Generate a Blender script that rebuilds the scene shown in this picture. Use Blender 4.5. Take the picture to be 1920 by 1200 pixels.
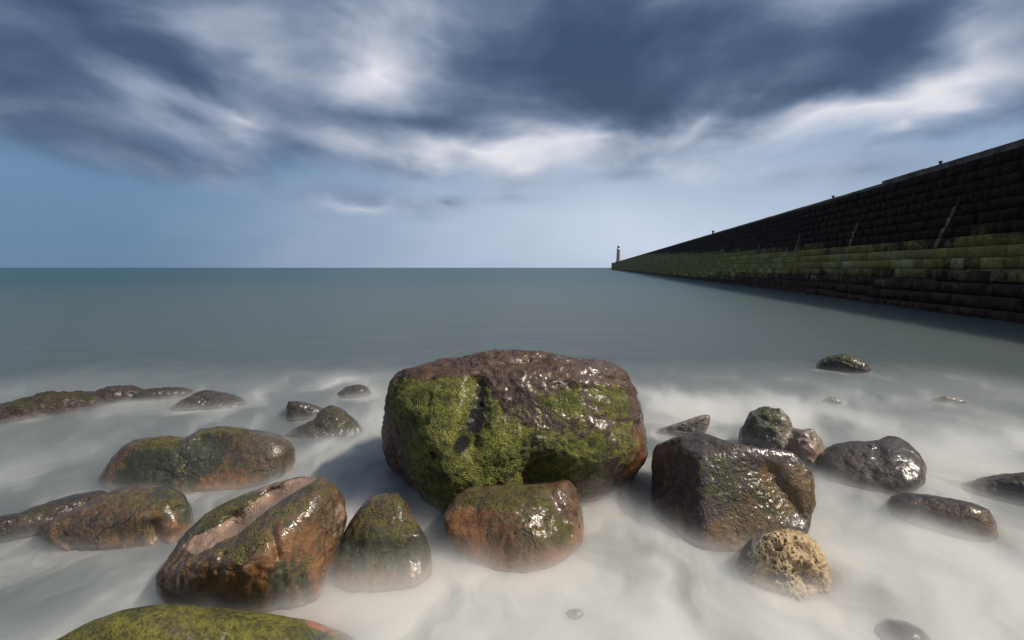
import bpy, bmesh, math, random
import numpy as np
from mathutils import Vector

random.seed(7)
rng = np.random.default_rng(11)
for o in list(bpy.data.objects):
    bpy.data.objects.remove(o)
scene = bpy.context.scene
COL = scene.collection
R = math.radians

# ------------------------------------------------------------------ camera
CAM_H = 2.2
FPX = 907.0                      # focal length in pixels of a 1920 wide frame
PITCH = math.atan(98.0 / FPX)    # horizon lies 98 px above the centre
cam_d = bpy.data.cameras.new('camera')
cam = bpy.data.objects.new('camera', cam_d)
COL.objects.link(cam)
cam.location = (0, 0, CAM_H)
cam.rotation_euler = (R(90) - PITCH, 0, 0)
cam_d.sensor_width = 36.0
cam_d.lens = 36.0 * FPX / 1920.0
cam_d.clip_start = 0.05
cam_d.clip_end = 200000
scene.camera = cam
CAM = np.array([0, 0, CAM_H])
CF = np.array([0, math.cos(PITCH), -math.sin(PITCH)])
CU = np.array([0, math.sin(PITCH), math.cos(PITCH)])
CR = np.array([1.0, 0, 0])


def ray(px, py):
    d = CF + CR * ((px - 960) / FPX) - CU * ((py - 600) / FPX)
    return d / np.linalg.norm(d)


def on_water(px, py, z=0.0):
    d = ray(px, py)
    return CAM + d * ((z - CAM_H) / d[2])


# ------------------------------------------------------------------ light
SUN_EL, SUN_AZ = R(49), R(100)     # azimuth clockwise from +Y
sdir = Vector((math.sin(SUN_AZ) * math.cos(SUN_EL), math.cos(SUN_AZ) * math.cos(SUN_EL), math.sin(SUN_EL)))
sun_d = bpy.data.lights.new('sun', 'SUN')
sun_d.energy = 5.0
sun_d.angle = R(0.55)
sun_d.color = (1.0, 0.91, 0.78)
sun = bpy.data.objects.new('sun', sun_d)
COL.objects.link(sun)
sun.rotation_euler = sdir.to_track_quat('Z', 'Y').to_euler()

scene.view_settings.view_transform = 'Standard'
scene.view_settings.look = 'None'
scene.view_settings.exposure = 0.0
scene.view_settings.gamma = 1.0
scene.view_settings.use_curve_mapping = False
scene.render.engine = 'CYCLES'
scene.cycles.use_denoising = True
scene.cycles.max_bounces = 6
scene.cycles.volume_bounces = 2
scene.cycles.volume_max_steps = 256
scene.cycles.sample_clamp_indirect = 6.0
scene.cycles.caustics_reflective = False
scene.cycles.caustics_refractive = False


# ------------------------------------------------------------------ node helpers
class NT:
    def __init__(self, tree):
        self.t = tree
        self.n = tree.nodes
        self.n.clear()

    def new(self, typ, **kw):
        nd = self.n.new(typ)
        for k, v in kw.items():
            setattr(nd, k, v)
        return nd

    def link(self, a, b):
        self.t.links.new(a, b)

    def put(self, sock, v):
        if v is None:
            return
        if hasattr(v, 'is_output') or isinstance(v, bpy.types.NodeSocket):
            self.link(v, sock)
        else:
            if hasattr(sock, 'default_value'):
                try:
                    sock.default_value = v
                except Exception:
                    sock.default_value = (*v, 1.0)

    def math(self, op, a, b=None, c=None, clamp=False):
        nd = self.new('ShaderNodeMath', operation=op, use_clamp=clamp)
        self.put(nd.inputs[0], a)
        self.put(nd.inputs[1], b)
        self.put(nd.inputs[2], c)
        return nd.outputs[0]

    def mix(self, f, a, b, blend='MIX'):
        nd = self.new('ShaderNodeMix', data_type='RGBA', blend_type=blend)
        self.put(nd.inputs[0], f)
        for s, v in ((6, a), (7, b)):
            if isinstance(v, tuple) and len(v) == 3:
                v = (*v, 1.0)
            self.put(nd.inputs[s], v)
        return nd.outputs[2]

    def rng(self, v, a, b, c=0.0, d=1.0, smooth=True):
        nd = self.new('ShaderNodeMapRange', interpolation_type='SMOOTHSTEP' if smooth else 'LINEAR')
        self.put(nd.inputs[0], v)
        for i, x in enumerate((a, b, c, d)):
            self.put(nd.inputs[i + 1], x)
        return nd.outputs[0]

    def mapping(self, v, loc=(0, 0, 0), rot=(0, 0, 0), scale=(1, 1, 1), typ='POINT'):
        nd = self.new('ShaderNodeMapping', vector_type=typ)
        self.put(nd.inputs[0], v)
        nd.inputs['Location'].default_value = loc
        nd.inputs['Rotation'].default_value = rot
        nd.inputs['Scale'].default_value = scale
        return nd.outputs[0]

    def noise(self, v, scale, detail=4.0, rough=0.55, dist=0.0, color=False):
        nd = self.new('ShaderNodeTexNoise')
        self.put(nd.inputs['Vector'], v)
        nd.inputs['Scale'].default_value = scale
        nd.inputs['Detail'].default_value = detail
        nd.inputs['Roughness'].default_value = rough
        nd.inputs['Distortion'].default_value = dist
        return nd.outputs['Color' if color else 'Fac']

    def voronoi(self, v, scale, feature='F1', rand=1.0):
        nd = self.new('ShaderNodeTexVoronoi', feature=feature)
        self.put(nd.inputs['Vector'], v)
        nd.inputs['Scale'].default_value = scale
        nd.inputs['Randomness'].default_value = rand
        return nd.outputs['Distance']

    def attr(self, name):
        nd = self.new('ShaderNodeAttribute', attribute_name=name)
        return nd.outputs['Fac']

    def sep(self, v):
        nd = self.new('ShaderNodeSeparateXYZ')
        self.put(nd.inputs[0], v)
        return nd.outputs

    def comb(self, x=0.0, y=0.0, z=0.0):
        nd = self.new('ShaderNodeCombineXYZ')
        self.put(nd.inputs[0], x)
        self.put(nd.inputs[1], y)
        self.put(nd.inputs[2], z)
        return nd.outputs[0]

    def bump(self, h, strength, dist, normal=None):
        nd = self.new('ShaderNodeBump')
        nd.inputs['Strength'].default_value = strength
        nd.inputs['Distance'].default_value = dist
        self.put(nd.inputs['Height'], h)
        self.put(nd.inputs['Normal'], normal)
        return nd.outputs[0]


def new_mat(name):
    m = bpy.data.materials.new(name)
    m.use_nodes = True
    return m, NT(m.node_tree)


# ------------------------------------------------------------------ sky
world = bpy.data.worlds.new('World')
scene.world = world
world.use_nodes = True
w = NT(world.node_tree)
STR = 0.1
sky = w.new('ShaderNodeTexSky', sky_type='NISHITA')
sky.sun_disc = False
sky.sun_elevation = SUN_EL
sky.sun_rotation = SUN_AZ
sky.altitude = 5
sky.air_density = 1.0
sky.dust_density = 0.4
sky.ozone_density = 2.0
tc = w.new('ShaderNodeTexCoord')
D = tc.outputs['Generated']
dx, dy, dz = w.sep(D)
dzp = w.math('MAXIMUM', dz, 0.0)
den = w.math('ADD', dzp, 0.2)
pu = w.math('DIVIDE', dx, den)
pv = w.math('DIVIDE', dy, den)
plane = w.comb(pu, pv, 0.0)
az = w.math('ARCTAN2', dx, dy)
el = w.math('ARCSINE', dz)
ae = w.comb(az, el, 0.0)
# broad warp so that no cloud keeps a plain outline
wn1 = w.noise(w.mapping(D, scale=(1.0, 1.0, 2.0)), 4.0, 4, 0.5, 0.3, color=True)
wv = w.new('ShaderNodeVectorMath', operation='SUBTRACT')
w.link(wn1, wv.inputs[0])
wv.inputs[1].default_value = (0.5, 0.5, 0.5)
ws = w.new('ShaderNodeVectorMath', operation='MULTIPLY_ADD')
w.link(wv.outputs[0], ws.inputs[0])
ws.inputs[1].default_value = (0.30, 0.14, 0)
w.link(ae, ws.inputs[2])
aew = ws.outputs[0]


def ang(px, py):
    d = ray(px, py)
    return math.atan2(d[0], d[1]), math.asin(d[2])


# long soft streaks that run towards the horizon, finer puffs on top
st1 = w.noise(w.mapping(D, scale=(1.0, 1.0, 2.3)), 3.0, 4, 0.5, 0.4)
st2 = w.noise(w.mapping(plane, loc=(7.3, 2.1, 0), rot=(0, 0, R(3)), scale=(1.0, 0.62, 1)), 2.0, 5, 0.5, 0.5)
bright = w.math('ADD', w.math('MULTIPLY', w.math('SUBTRACT', st1, 0.5), 1.35), w.math('MULTIPLY', w.math('SUBTRACT', st2, 0.5), 0.6))
bright = w.math('ADD', bright, 0.47)
# cloud banks and gaps: px, py, half width, half height, turn (deg, image), amount
banks = [
    (1280, 40, 330, 130, 0, -0.40), (1480, 165, 280, 90, -6, -0.42), (1700, 30, 330, 90, -8, -0.30),
    (1120, 160, 200, 80, 10, -0.20), (1880, 225, 170, 90, -14, -0.50), (1640, 290, 170, 45, -8, -0.30),
    (110, 20, 330, 75, 24, -0.40), (400, 175, 200, 60, 24, -0.30), (60, 200, 220, 120, 20, -0.28),
    (740, 215, 220, 45, 4, -0.26), (560, 60, 110, 90, 20, -0.14), (930, 110, 160, 70, 0, -0.04),
    (690, 105, 130, 105, 10, 0.55), (410, 215, 150, 42, 6, 0.50), (480, 110, 120, 110, 20, 0.24),
    (850, 285, 260, 34, 2, 0.38), (1150, 255, 240, 40, -4, 0.46), (1330, 210, 110, 60, -20, 0.40),
    (1740, 130, 220, 50, -16, 0.44), (1540, 255, 240, 60, -14, 0.50), (1640, 215, 90, 26, -18, 0.34),
    (1880, 160, 80, 40, -16, 0.38), (1300, 300, 160, 60, -8, 0.35), (1600, 318, 90, 30, 0, 0.35),
    (690, 380, 130, 22, 4, 0.45), (230, 120, 150, 40, 24, 0.12), (1440, 290, 110, 40, 0, 0.2),
]
for (bx, by, hw, hh, tr, am) in banks:
    a0, e0 = ang(bx, by)
    g = w.new('ShaderNodeTexGradient', gradient_type='QUADRATIC_SPHERE')
    w.link(w.mapping(aew, loc=(a0, e0, 0), rot=(0, 0, R(-tr)), scale=(hw * 1.25 / FPX, hh * 1.25 / FPX, 1.0), typ='TEXTURE'), g.inputs[0])
    bright = w.math('MULTIPLY_ADD', w.math('POWER', g.outputs['Fac'], 0.75), am, bright)
# cover: thick overhead, opening towards the horizon
cov_n = w.math('MULTIPLY', w.math('SUBTRACT', w.noise(w.mapping(plane, loc=(3, 9, 0), scale=(1, 0.5, 1)), 1.3, 6, 0.55, 0.3), 0.5), 0.22)
awx, awy, awz = w.sep(aew)
tilt = w.math('MULTIPLY', awx, -0.035)
cov = w.rng(w.math('ADD', w.math('ADD', awy, cov_n), tilt), 0.145, 0.245)
# low puffs over the horizon
for (bx, by, hw, hh, am) in [(690, 382, 200, 36, 0.95), (845, 380, 60, 22, 0.8), (1310, 310, 120, 48, 0.7), (1620, 318, 120, 40, 0.6), (1480, 330, 160, 36, 0.35), (970, 370, 90, 18, 0.5), (480, 300, 160, 24, 0.35)]:
    a0, e0 = ang(bx, by)
    g = w.new('ShaderNodeTexGradient', gradient_type='QUADRATIC_SPHERE')
    fine = w.noise(plane, 2.2, 5, 0.6, color=True)
    fs = w.new('ShaderNodeVectorMath', operation='MULTIPLY_ADD')
    fsub = w.new('ShaderNodeVectorMath', operation='SUBTRACT')
    w.link(fine, fsub.inputs[0])
    fsub.inputs[1].default_value = (0.5, 0.5, 0.5)
    w.link(fsub.outputs[0], fs.inputs[0])
    fs.inputs[1].default_value = (0.10, 0.035, 0)
    w.link(ae, fs.inputs[2])
    w.link(w.mapping(fs.outputs[0], loc=(a0, e0, 0), scale=(hw * 1.25 / FPX, hh * 1.25 / FPX, 1.0), typ='TEXTURE'), g.inputs[0])
    cov = w.math('MAXIMUM', cov, w.math('MULTIPLY', g.outputs['Fac'], am))
cov = w.math('MULTIPLY', cov, 0.94)
ramp = w.new('ShaderNodeValToRGB')
w.link(bright, ramp.inputs[0])
cr = ramp.color_ramp
cr.interpolation = 'B_SPLINE'
stops = [(0.0, (0.038, 0.070, 0.13)), (0.28, (0.085, 0.132, 0.22)), (0.48, (0.205, 0.262, 0.37)), (0.68, (0.42, 0.465, 0.57)), (0.88, (0.70, 0.71, 0.78)), (1.0, (0.84, 0.83, 0.86))]
cr.elements[0].position, cr.elements[0].color = stops[0][0], (*stops[0][1], 1)
cr.elements[1].position, cr.elements[1].color = stops[-1][0], (*stops[-1][1], 1)
for p_, c_ in stops[1:-1]:
    e = cr.elements.new(p_)
    e.color = (*c_, 1)
clear = w.mix(1.0, sky.outputs[0], (0.80, 0.86, 0.95), 'MULTIPLY')
# thin bright veil low over the sea
veil = None
for (bx, by, hw, hh, am) in [(1260, 460, 780, 290, 0.85), (1050, 430, 560, 180, 0.25)]:
    a0, e0 = ang(bx, by)
    g = w.new('ShaderNodeTexGradient', gradient_type='QUADRATIC_SPHERE')
    w.link(w.mapping(aew, loc=(a0, e0, 0), scale=(hw * 1.2 / FPX, hh * 1.2 / FPX, 1.0), typ='TEXTURE'), g.inputs[0])
    a_ = w.math('MULTIPLY', w.math('POWER', g.outputs['Fac'], 0.6), am)
    veil = a_ if veil is None else w.math('ADD', veil, a_, clamp=True)
clear = w.mix(w.rng(el, 0.02, 0.45, 0.92, 0.0), clear, (1.1, 2.1, 3.6))
clear = w.mix(veil, clear, (5.9, 6.7, 8.0))
cloudc = w.mix(1.0, ramp.outputs[0], (10.0, 10.0, 10.0), 'MULTIPLY')
skyc = w.mix(cov, clear, cloudc)
bg = w.new('ShaderNodeBackground')
w.link(skyc, bg.inputs[0])
bg.inputs[1].default_value = STR
wo = w.new('ShaderNodeOutputWorld')
w.link(bg.outputs[0], wo.inputs[0])
world.cycles.sampling_method = 'MANUAL'
world.cycles.sample_map_resolution = 512


# ------------------------------------------------------------------ numpy noise
def _hash(ix, iy, iz, s=0):
    h = (ix.astype(np.int64) * 374761393 + iy.astype(np.int64) * 668265263 + iz.astype(np.int64) * 2147483629 + s * 974634777) & 0xFFFFFFFF
    h = ((h ^ (h >> 13)) * 1274126177) & 0xFFFFFFFF
    h = ((h ^ (h >> 16)) * 2246822519) & 0xFFFFFFFF
    return ((h ^ (h >> 15)) & 0xFFFFFF).astype(np.float64) / 0xFFFFFF


def vnoise(p, s=0):
    i = np.floor(p)
    f = p - i
    u = f * f * f * (f * (6 * f - 15) + 10)
    ix, iy, iz = i[:, 0], i[:, 1], i[:, 2]
    out = 0
    for a in (0, 1):
        for b in (0, 1):
            for c in (0, 1):
                wgt = (u[:, 0] if a else 1 - u[:, 0]) * (u[:, 1] if b else 1 - u[:, 1]) * (u[:, 2] if c else 1 - u[:, 2])
                out = out + wgt * _hash(ix + a, iy + b, iz + c, s)
    return out * 2 - 1


def fbm(p, octv=4, s=0, gain=0.5):
    a, t, o = 1.0, 0.0, 0.0
    q = p.copy()
    for k in range(octv):
        o = o + a * vnoise(q, s + k * 17)
        t += a
        a *= gain
        q = q * 2.03 + 5.17
    return o / t


def ridged(p, octv=3, s=0):
    a, t, o = 1.0, 0.0, 0.0
    q = p.copy()
    for k in range(octv):
        o = o + a * (1 - np.abs(vnoise(q, s + k * 13)))
        t += a
        a *= 0.5
        q = q * 2.1 + 3.3
    return o / t


def worley(p, s=0):
    i = np.floor(p)
    best = np.full(len(p), 9.0)
    rnd = np.zeros(len(p))
    for a in (-1, 0, 1):
        for b in (-1, 0, 1):
            for c in (-1, 0, 1):
                ix, iy, iz = i[:, 0] + a, i[:, 1] + b, i[:, 2] + c
                fx = ix + _hash(ix, iy, iz, s + 1)
                fy = iy + _hash(ix, iy, iz, s + 2)
                fz = iz + _hash(ix, iy, iz, s + 3)
                d = np.sqrt((p[:, 0] - fx) ** 2 + (p[:, 1] - fy) ** 2 + (p[:, 2] - fz) ** 2)
                m = d < best
                best = np.where(m, d, best)
                rnd = np.where(m, _hash(ix, iy, iz, s + 4), rnd)
    return best, rnd


def sstep(x, a, b):
    t = np.clip((x - a) / (b - a), 0, 1)
    return t * t * (3 - 2 * t)


# ------------------------------------------------------------------ mesh helpers
def mesh_np(name, V, F, smooth=True):
    me = bpy.data.meshes.new(name)
    V = np.asarray(V, dtype=np.float32)
    F = np.asarray(F, dtype=np.int32)
    k = F.shape[1]
    me.vertices.add(len(V))
    me.vertices.foreach_set('co', V.ravel())
    me.loops.add(F.size)
    me.loops.foreach_set('vertex_index', F.ravel())
    me.polygons.add(len(F))
    me.polygons.foreach_set('loop_start', np.arange(0, F.size, k, dtype=np.int32))
    me.polygons.foreach_set('use_smooth', np.full(len(F), smooth))
    me.update(calc_edges=True)
    me.validate()
    return me


def add_attr(me, name, vals):
    a = me.attributes.new(name, 'FLOAT', 'POINT')
    a.data.foreach_set('value', np.asarray(vals, dtype=np.float32))


def link(name, me, mat=None, parent=None, loc=None, **props):
    o = bpy.data.objects.new(name, me)
    COL.objects.link(o)
    if mat is not None and me is not None and not me.materials:
        me.materials.append(mat)
    if loc is not None:
        o.location = loc
    if parent is not None:
        o.parent = parent
    for k, v in props.items():
        o[k] = v
    return o


_ico = {}


def ico(sub):
    if sub not in _ico:
        bm = bmesh.new()
        bmesh.ops.create_icosphere(bm, subdivisions=sub, radius=1.0)
        bm.verts.ensure_lookup_table()
        V = np.array([v.co[:] for v in bm.verts])
        F = np.array([[v.index for v in f.verts] for f in bm.faces], dtype=np.int32)
        bm.free()
        _ico[sub] = (V / np.linalg.norm(V, axis=1)[:, None], F)
    return _ico[sub]


# ------------------------------------------------------------------ water
WASH = [  # x, y, radius across, radius along, amount: where the waves break
    (0.35, 2.3, 1.7, 1.3, 0.62), (2.4, 2.6, 1.5, 1.2, 0.40), (3.4, 3.4, 1.2, 1.5, 0.26), (2.9, 7.3, 1.6, 1.5, 0.50), (5.2, 6.4, 1.6, 1.6, 0.32), (-0.9, 3.3, 0.7, 1.0, 0.32),
    (-3.2, 9.0, 2.4, 1.6, 0.34), (-2.0, 4.9, 0.9, 1.6, 0.18), (-1.7, 6.8, 1.3, 2.0, 0.22), (-5.8, 7.6, 2.0, 0.9, 0.22), (-1.9, 2.5, 0.9, 1.0, 0.30), (1.0, 4.0, 0.6, 0.7, 0.25),
]


def wash_field(t, P):
    x, y, z = t.sep(P)
    warp = t.noise(t.mapping(P, scale=(1, 1, 0)), 0.75, 3, 0.55, color=True)
    sb = t.new('ShaderNodeVectorMath', operation='SUBTRACT')
    t.link(warp, sb.inputs[0])
    sb.inputs[1].default_value = (0.5, 0.5, 0.5)
    wv = t.new('ShaderNodeVectorMath', operation='MULTIPLY_ADD')
    t.link(sb.outputs[0], wv.inputs[0])
    wv.inputs[1].default_value = (1.9, 1.9, 0)
    t.link(P, wv.inputs[2])
    n1 = t.noise(t.mapping(wv.outputs[0], rot=(0, 0, R(-14)), scale=(1.5, 0.62, 0.9)), 1.25, 4, 0.55)
    W = t.rng(y, 3.5, 9.5, 0.15, 0.0)
    for (wx, wy, rx, ry, am) in WASH:
        g = t.new('ShaderNodeTexGradient', gradient_type='QUADRATIC_SPHERE')
        t.link(t.mapping(wv.outputs[0], loc=(wx, wy, 0), scale=(rx * 1.6, ry * 1.6, 1e6), typ='TEXTURE'), g.inputs[0])
        W = t.math('MULTIPLY_ADD', g.outputs['Fac'], am * 1.25, W)
    W = t.math('SUBTRACT', W, t.rng(x, -3.2, -0.6, 0.10, 0.0))  # wash and mist thinned leftward, putting lens vignetting into the water's tone
    return n1, W


def water_material():
    m, t = new_mat('sea_water')
    geo = t.new('ShaderNodeNewGeometry')
    P = geo.outputs['Position']
    x, y, z = t.sep(P)
    dist = t.math('SQRT', t.math('ADD', t.math('MULTIPLY', x, x), t.math('MULTIPLY', y, y)))
    near = t.attr('foam')
    n1, W = wash_field(t, P)
    foam = t.math('MULTIPLY_ADD', t.math('SUBTRACT', n1, 0.5), 1.5, t.math('MULTIPLY_ADD', near, 0.35, W))
    foam = t.rng(foam, 0.06, 1.0)
    foam = t.math('MULTIPLY', foam, t.rng(y, 8.5, 12.5, 1.0, 0.0))
    big = t.noise(t.mapping(P, scale=(0.25, 1, 1)), 0.05, 4, 0.55)
    deep = t.mix(big, (0.016, 0.054, 0.070), (0.034, 0.084, 0.098))
    deep = t.mix(t.rng(dist, 8, 120, 1.0, 0.0), deep, (0.070, 0.090, 0.090))
    col = t.mix(foam, deep, (0.68, 0.66, 0.62))
    b1 = t.noise(t.mapping(P, scale=(0.35, 1, 1)), 0.8, 4, 0.6)
    b2 = t.noise(t.mapping(P, scale=(0.3, 1, 1)), 0.12, 3, 0.5)
    nb = t.bump(b1, 0.10, 0.05)
    nb = t.bump(b2, 0.25, 0.25, nb)
    bs = t.new('ShaderNodeBsdfPrincipled')
    t.put(bs.inputs['Base Color'], col)
    t.put(bs.inputs['Roughness'], t.math('MULTIPLY_ADD', foam, 0.3, 0.38))
    bs.inputs['IOR'].default_value = 1.33
    bs.subsurface_method = 'BURLEY'
    t.put(bs.inputs['Subsurface Weight'], 1.0)
    bs.inputs['Subsurface Radius'].default_value = (1.0, 1.2, 1.2)
    t.put(bs.inputs['Subsurface Scale'], t.rng(dist, 6, 16, 0.35, 4.0))
    t.put(bs.inputs['Specular IOR Level'], t.math('MULTIPLY_ADD', foam, -0.3, 0.5))
    t.put(bs.inputs['Normal'], nb)
    out = t.new('ShaderNodeOutputMaterial')
    t.link(bs.outputs[0], out.inputs[0])
    return m


ROCKS = []      # (x, y, radius) of what breaks the surface, for the foam


def build_water():
    rows = np.concatenate([[-60, -20, -5], np.arange(0.2, 16, 0.1), 16 * 1.045 ** np.arange(0, 185)])
    rows = rows[rows < 60000]
    nc = 241
    tt = np.linspace(-1, 1, nc)
    tt = np.sign(tt) * (0.55 * np.abs(tt) + 0.45 * np.abs(tt) ** 2)
    W = 10 + 1.9 * np.abs(rows)
    X = tt[None, :] * W[:, None]
    Y = np.repeat(rows[:, None], nc, 1)
    P = np.stack([X.ravel(), Y.ravel(), np.zeros(X.size)], 1)
    nearw = 1 - sstep(P[:, 1], 14, 40)
    P[:, 2] = nearw * (0.022 * fbm(P * [0.5, 0.9, 1], 3, 5))
    g = 1 - sstep(P[:, 1] + 0.9 * fbm(P * 0.35, 3, 9) - 0.10 * P[:, 0], 4.2, 9.5)
    foam = 0.0 * g
    for (rx, ry, rr) in ROCKS:
        d = np.sqrt((P[:, 0] - rx) ** 2 + ((P[:, 1] - ry) * 0.9) ** 2)
        foam = np.maximum(foam, np.exp(-((d / (rr * 1.4 + 0.15)) ** 2)))
    n = len(rows)
    idx = np.arange(n * nc).reshape(n, nc)
    F = np.stack([idx[:-1, :-1], idx[:-1, 1:], idx[1:, 1:], idx[1:, :-1]], -1).reshape(-1, 4)
    me = mesh_np('sea_water', P, F)
    add_attr(me, 'foam', foam)
    o = link('sea_water', me, water_material(), kind='structure', label='smooth milky grey green sea with white wash between the rocks')
    return o


def build_mist():
    """low drifting spray that the waves keep throwing over the rock feet"""
    m, t = new_mat('sea_spray')
    geo = t.new('ShaderNodeNewGeometry')
    P = geo.outputs['Position']
    x, y, z = t.sep(P)
    n1, W = wash_field(t, P)
    wash = t.rng(t.math('MULTIPLY_ADD', t.math('SUBTRACT', n1, 0.5), 1.5, W), -0.10, 0.85)
    sh = t.math('MULTIPLY_ADD', wash, 0.045, 0.032)      # local scale height
    fall = t.math('EXPONENT', t.math('MULTIPLY', t.math('DIVIDE', z, sh), -1.0))
    top = t.rng(z, 0.16, 0.40, 1.0, 0.0)
    far = t.rng(t.math('MULTIPLY_ADD', n1, 4.0, y), 9.5, 13.5, 1.0, 0.0)
    d = t.math('MULTIPLY', t.math('MULTIPLY', fall, top), far)
    d = t.math('MULTIPLY', d, t.math('MULTIPLY_ADD', wash, 10.0, 4.0))
    d = t.math('MULTIPLY', d, t.rng(y, 1.9, 2.7, 0.1, 1.0))
    d = t.math('MULTIPLY', d, t.rng(t.math('ABSOLUTE', x), 8.6, 10.6, 1.0, 0.0))
    vol = t.new('ShaderNodeVolumePrincipled')
    vol.inputs['Color'].default_value = (0.93, 0.93, 0.92, 1)
    t.put(vol.inputs['Density'], d)
    vol.inputs['Anisotropy'].default_value = 0.1
    out = t.new('ShaderNodeOutputMaterial')
    t.link(vol.outputs[0], out.inputs['Volume'])
    m.cycles.volume_step_rate = MIST_STEP
    bm = bmesh.new()
    bmesh.ops.create_cube(bm, size=1.0)
    for v in bm.verts:
        v.co.x = v.co.x * 22 + 0.0
        v.co.y = v.co.y * 12 + 7.2
        v.co.z = 0.03 if v.co.z < 0 else 0.5
    me = bpy.data.meshes.new('sea_spray_mist')
    bm.to_mesh(me)
    bm.free()
    link('sea_spray_mist', me, m, kind='stuff', label='pale spray mist drifting low over the water between rocks', category='mist')


MIST_STEP = 0.12


# ------------------------------------------------------------------ rock materials
def rock_material(name, dark, base, warm, moss_a, moss_b, wet=0.5, grain=1.0, weed=(0.012, 0.016, 0.008), moss_depth=0.02, streaky=False, bumpd=0.02):
    m, t = new_mat(name)
    tcn = t.new('ShaderNodeTexCoord')
    P = tcn.outputs['Object']
    n1 = t.noise(P, 3.5 * grain, 5, 0.6)
    n2 = t.noise(P, 14 * grain, 5, 0.62)
    n3 = t.noise(P, 48 * grain, 4, 0.6)
    st = t.noise(t.mapping(P, scale=(26, 26, 4.5)), 1.0, 4, 0.6, 0.6)
    col = t.mix(t.rng(n2, 0.34, 0.66), dark, base)
    col = t.mix(t.math('MULTIPLY', t.rng(n3, 0.4, 0.68), 0.35), col, tuple(min(1, c * 1.9 + 0.01) for c in base))
    wa = t.math('ADD', t.attr('warm'), t.math('MULTIPLY', t.math('SUBTRACT', n1, 0.5), 0.9))
    col = t.mix(t.rng(wa, 0.25, 0.8), col, t.mix(t.rng(n2, 0.3, 0.7), tuple(c * 0.45 for c in warm), warm))
    # dark weed hanging in strands
    wd = t.math('ADD', t.attr('weed'), t.math('MULTIPLY', t.math('SUBTRACT', st if streaky else n2, 0.5), 1.7))
    col = t.mix(t.math('MULTIPLY', t.rng(wd, 0.42, 0.72), 0.9), col, t.mix(n3, weed, tuple(c * 3.2 for c in weed)))
    # green moss
    ms = t.math('ADD', t.attr('moss'), t.math('ADD', t.math('MULTIPLY', t.math('SUBTRACT', n2, 0.5), 1.7), t.math('MULTIPLY', t.math('SUBTRACT', n1, 0.5), 1.5)))
    mf = t.rng(ms, 0.28, 0.80)
    mcol = t.mix(t.rng(n3, 0.32, 0.66), moss_a, moss_b)
    n4 = t.noise(P, 7.5 * grain, 4, 0.6)
    mcol = t.mix(t.rng(n4, 0.42, 0.66, 0.0, 0.75), mcol, tuple(c * 0.7 for c in moss_a))
    mcol = t.mix(t.rng(n2, 0.45, 0.7, 0.0, 0.5), mcol, tuple(c * 1.5 for c in moss_b))
    col = t.mix(mf, col, mcol)
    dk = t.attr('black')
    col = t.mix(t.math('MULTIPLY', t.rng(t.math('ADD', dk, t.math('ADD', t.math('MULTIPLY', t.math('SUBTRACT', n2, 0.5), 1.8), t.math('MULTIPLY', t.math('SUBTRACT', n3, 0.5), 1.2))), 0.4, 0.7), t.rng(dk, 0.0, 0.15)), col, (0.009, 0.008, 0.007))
    pl = t.attr('pale')
    col = t.mix(t.rng(t.math('ADD', pl, t.math('MULTIPLY', t.math('SUBTRACT', n2, 0.5), 0.7)), 0.35, 0.65), col, t.mix(n2, (0.20, 0.125, 0.085), (0.34, 0.235, 0.17)))
    # relief
    h = t.math('MULTIPLY_ADD', n3, 0.45, n2)
    vo = t.voronoi(P, 95 * grain, 'F1')
    hm = t.math('MULTIPLY_ADD', t.math('MULTIPLY', vo, -0.9), mf, h)
    wq = t.new('ShaderNodeVectorMath', operation='MULTIPLY_ADD')
    t.link(t.noise(P, 5 * grain, 3, 0.6, color=True), wq.inputs[0])
    wq.inputs[1].default_value = (0.22, 0.22, 0.22)
    t.link(P, wq.inputs[2])
    ck = t.voronoi(wq.outputs[0], 2.6 * grain, 'DISTANCE_TO_EDGE')
    crack = t.math('MULTIPLY', t.rng(ck, 0.0, 0.022, 1.0, 0.0), t.rng(n1, 0.48, 0.62))
    col = t.mix(t.math('MULTIPLY', crack, 0.7), col, (0.008, 0.006, 0.005))
    hm = t.math('MULTIPLY_ADD', crack, -0.8, hm)
    nb = t.bump(hm, 0.85, bumpd)
    if streaky:
        nb = t.bump(st, 0.5, 0.012, nb)
    bs = t.new('ShaderNodeBsdfPrincipled')
    t.put(bs.inputs['Base Color'], col)
    t.put(bs.inputs['Roughness'], t.math('MULTIPLY_ADD', mf, 0.25, 0.52))
    t.put(bs.inputs['Specular IOR Level'], 0.35)
    t.put(bs.inputs['Normal'], nb)
    dry = t.rng(t.noise(P, 2.6 * grain, 4, 0.6), 0.36, 0.60, 0.25, 1.0)
    cw = t.math('MULTIPLY', t.attr('wet'), t.math('MULTIPLY_ADD', mf, -0.55, 1.0))
    t.put(bs.inputs['Coat Weight'], t.math('MULTIPLY', t.math('MULTIPLY', cw, wet, clamp=True), dry))
    t.put(bs.inputs['Coat Roughness'], t.rng(n1, 0.3, 0.7, 0.17, 0.30))
    bs.inputs['Coat IOR'].default_value = 1.5
    nc_ = t.noise(P, 30 * grain, 3, 0.55)
    cb = t.bump(nc_, 0.5, 0.014)
    t.put(bs.inputs['Coat Normal'], cb)
    out = t.new('ShaderNodeOutputMaterial')
    t.link(bs.outputs[0], out.inputs[0])
    return m


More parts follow.
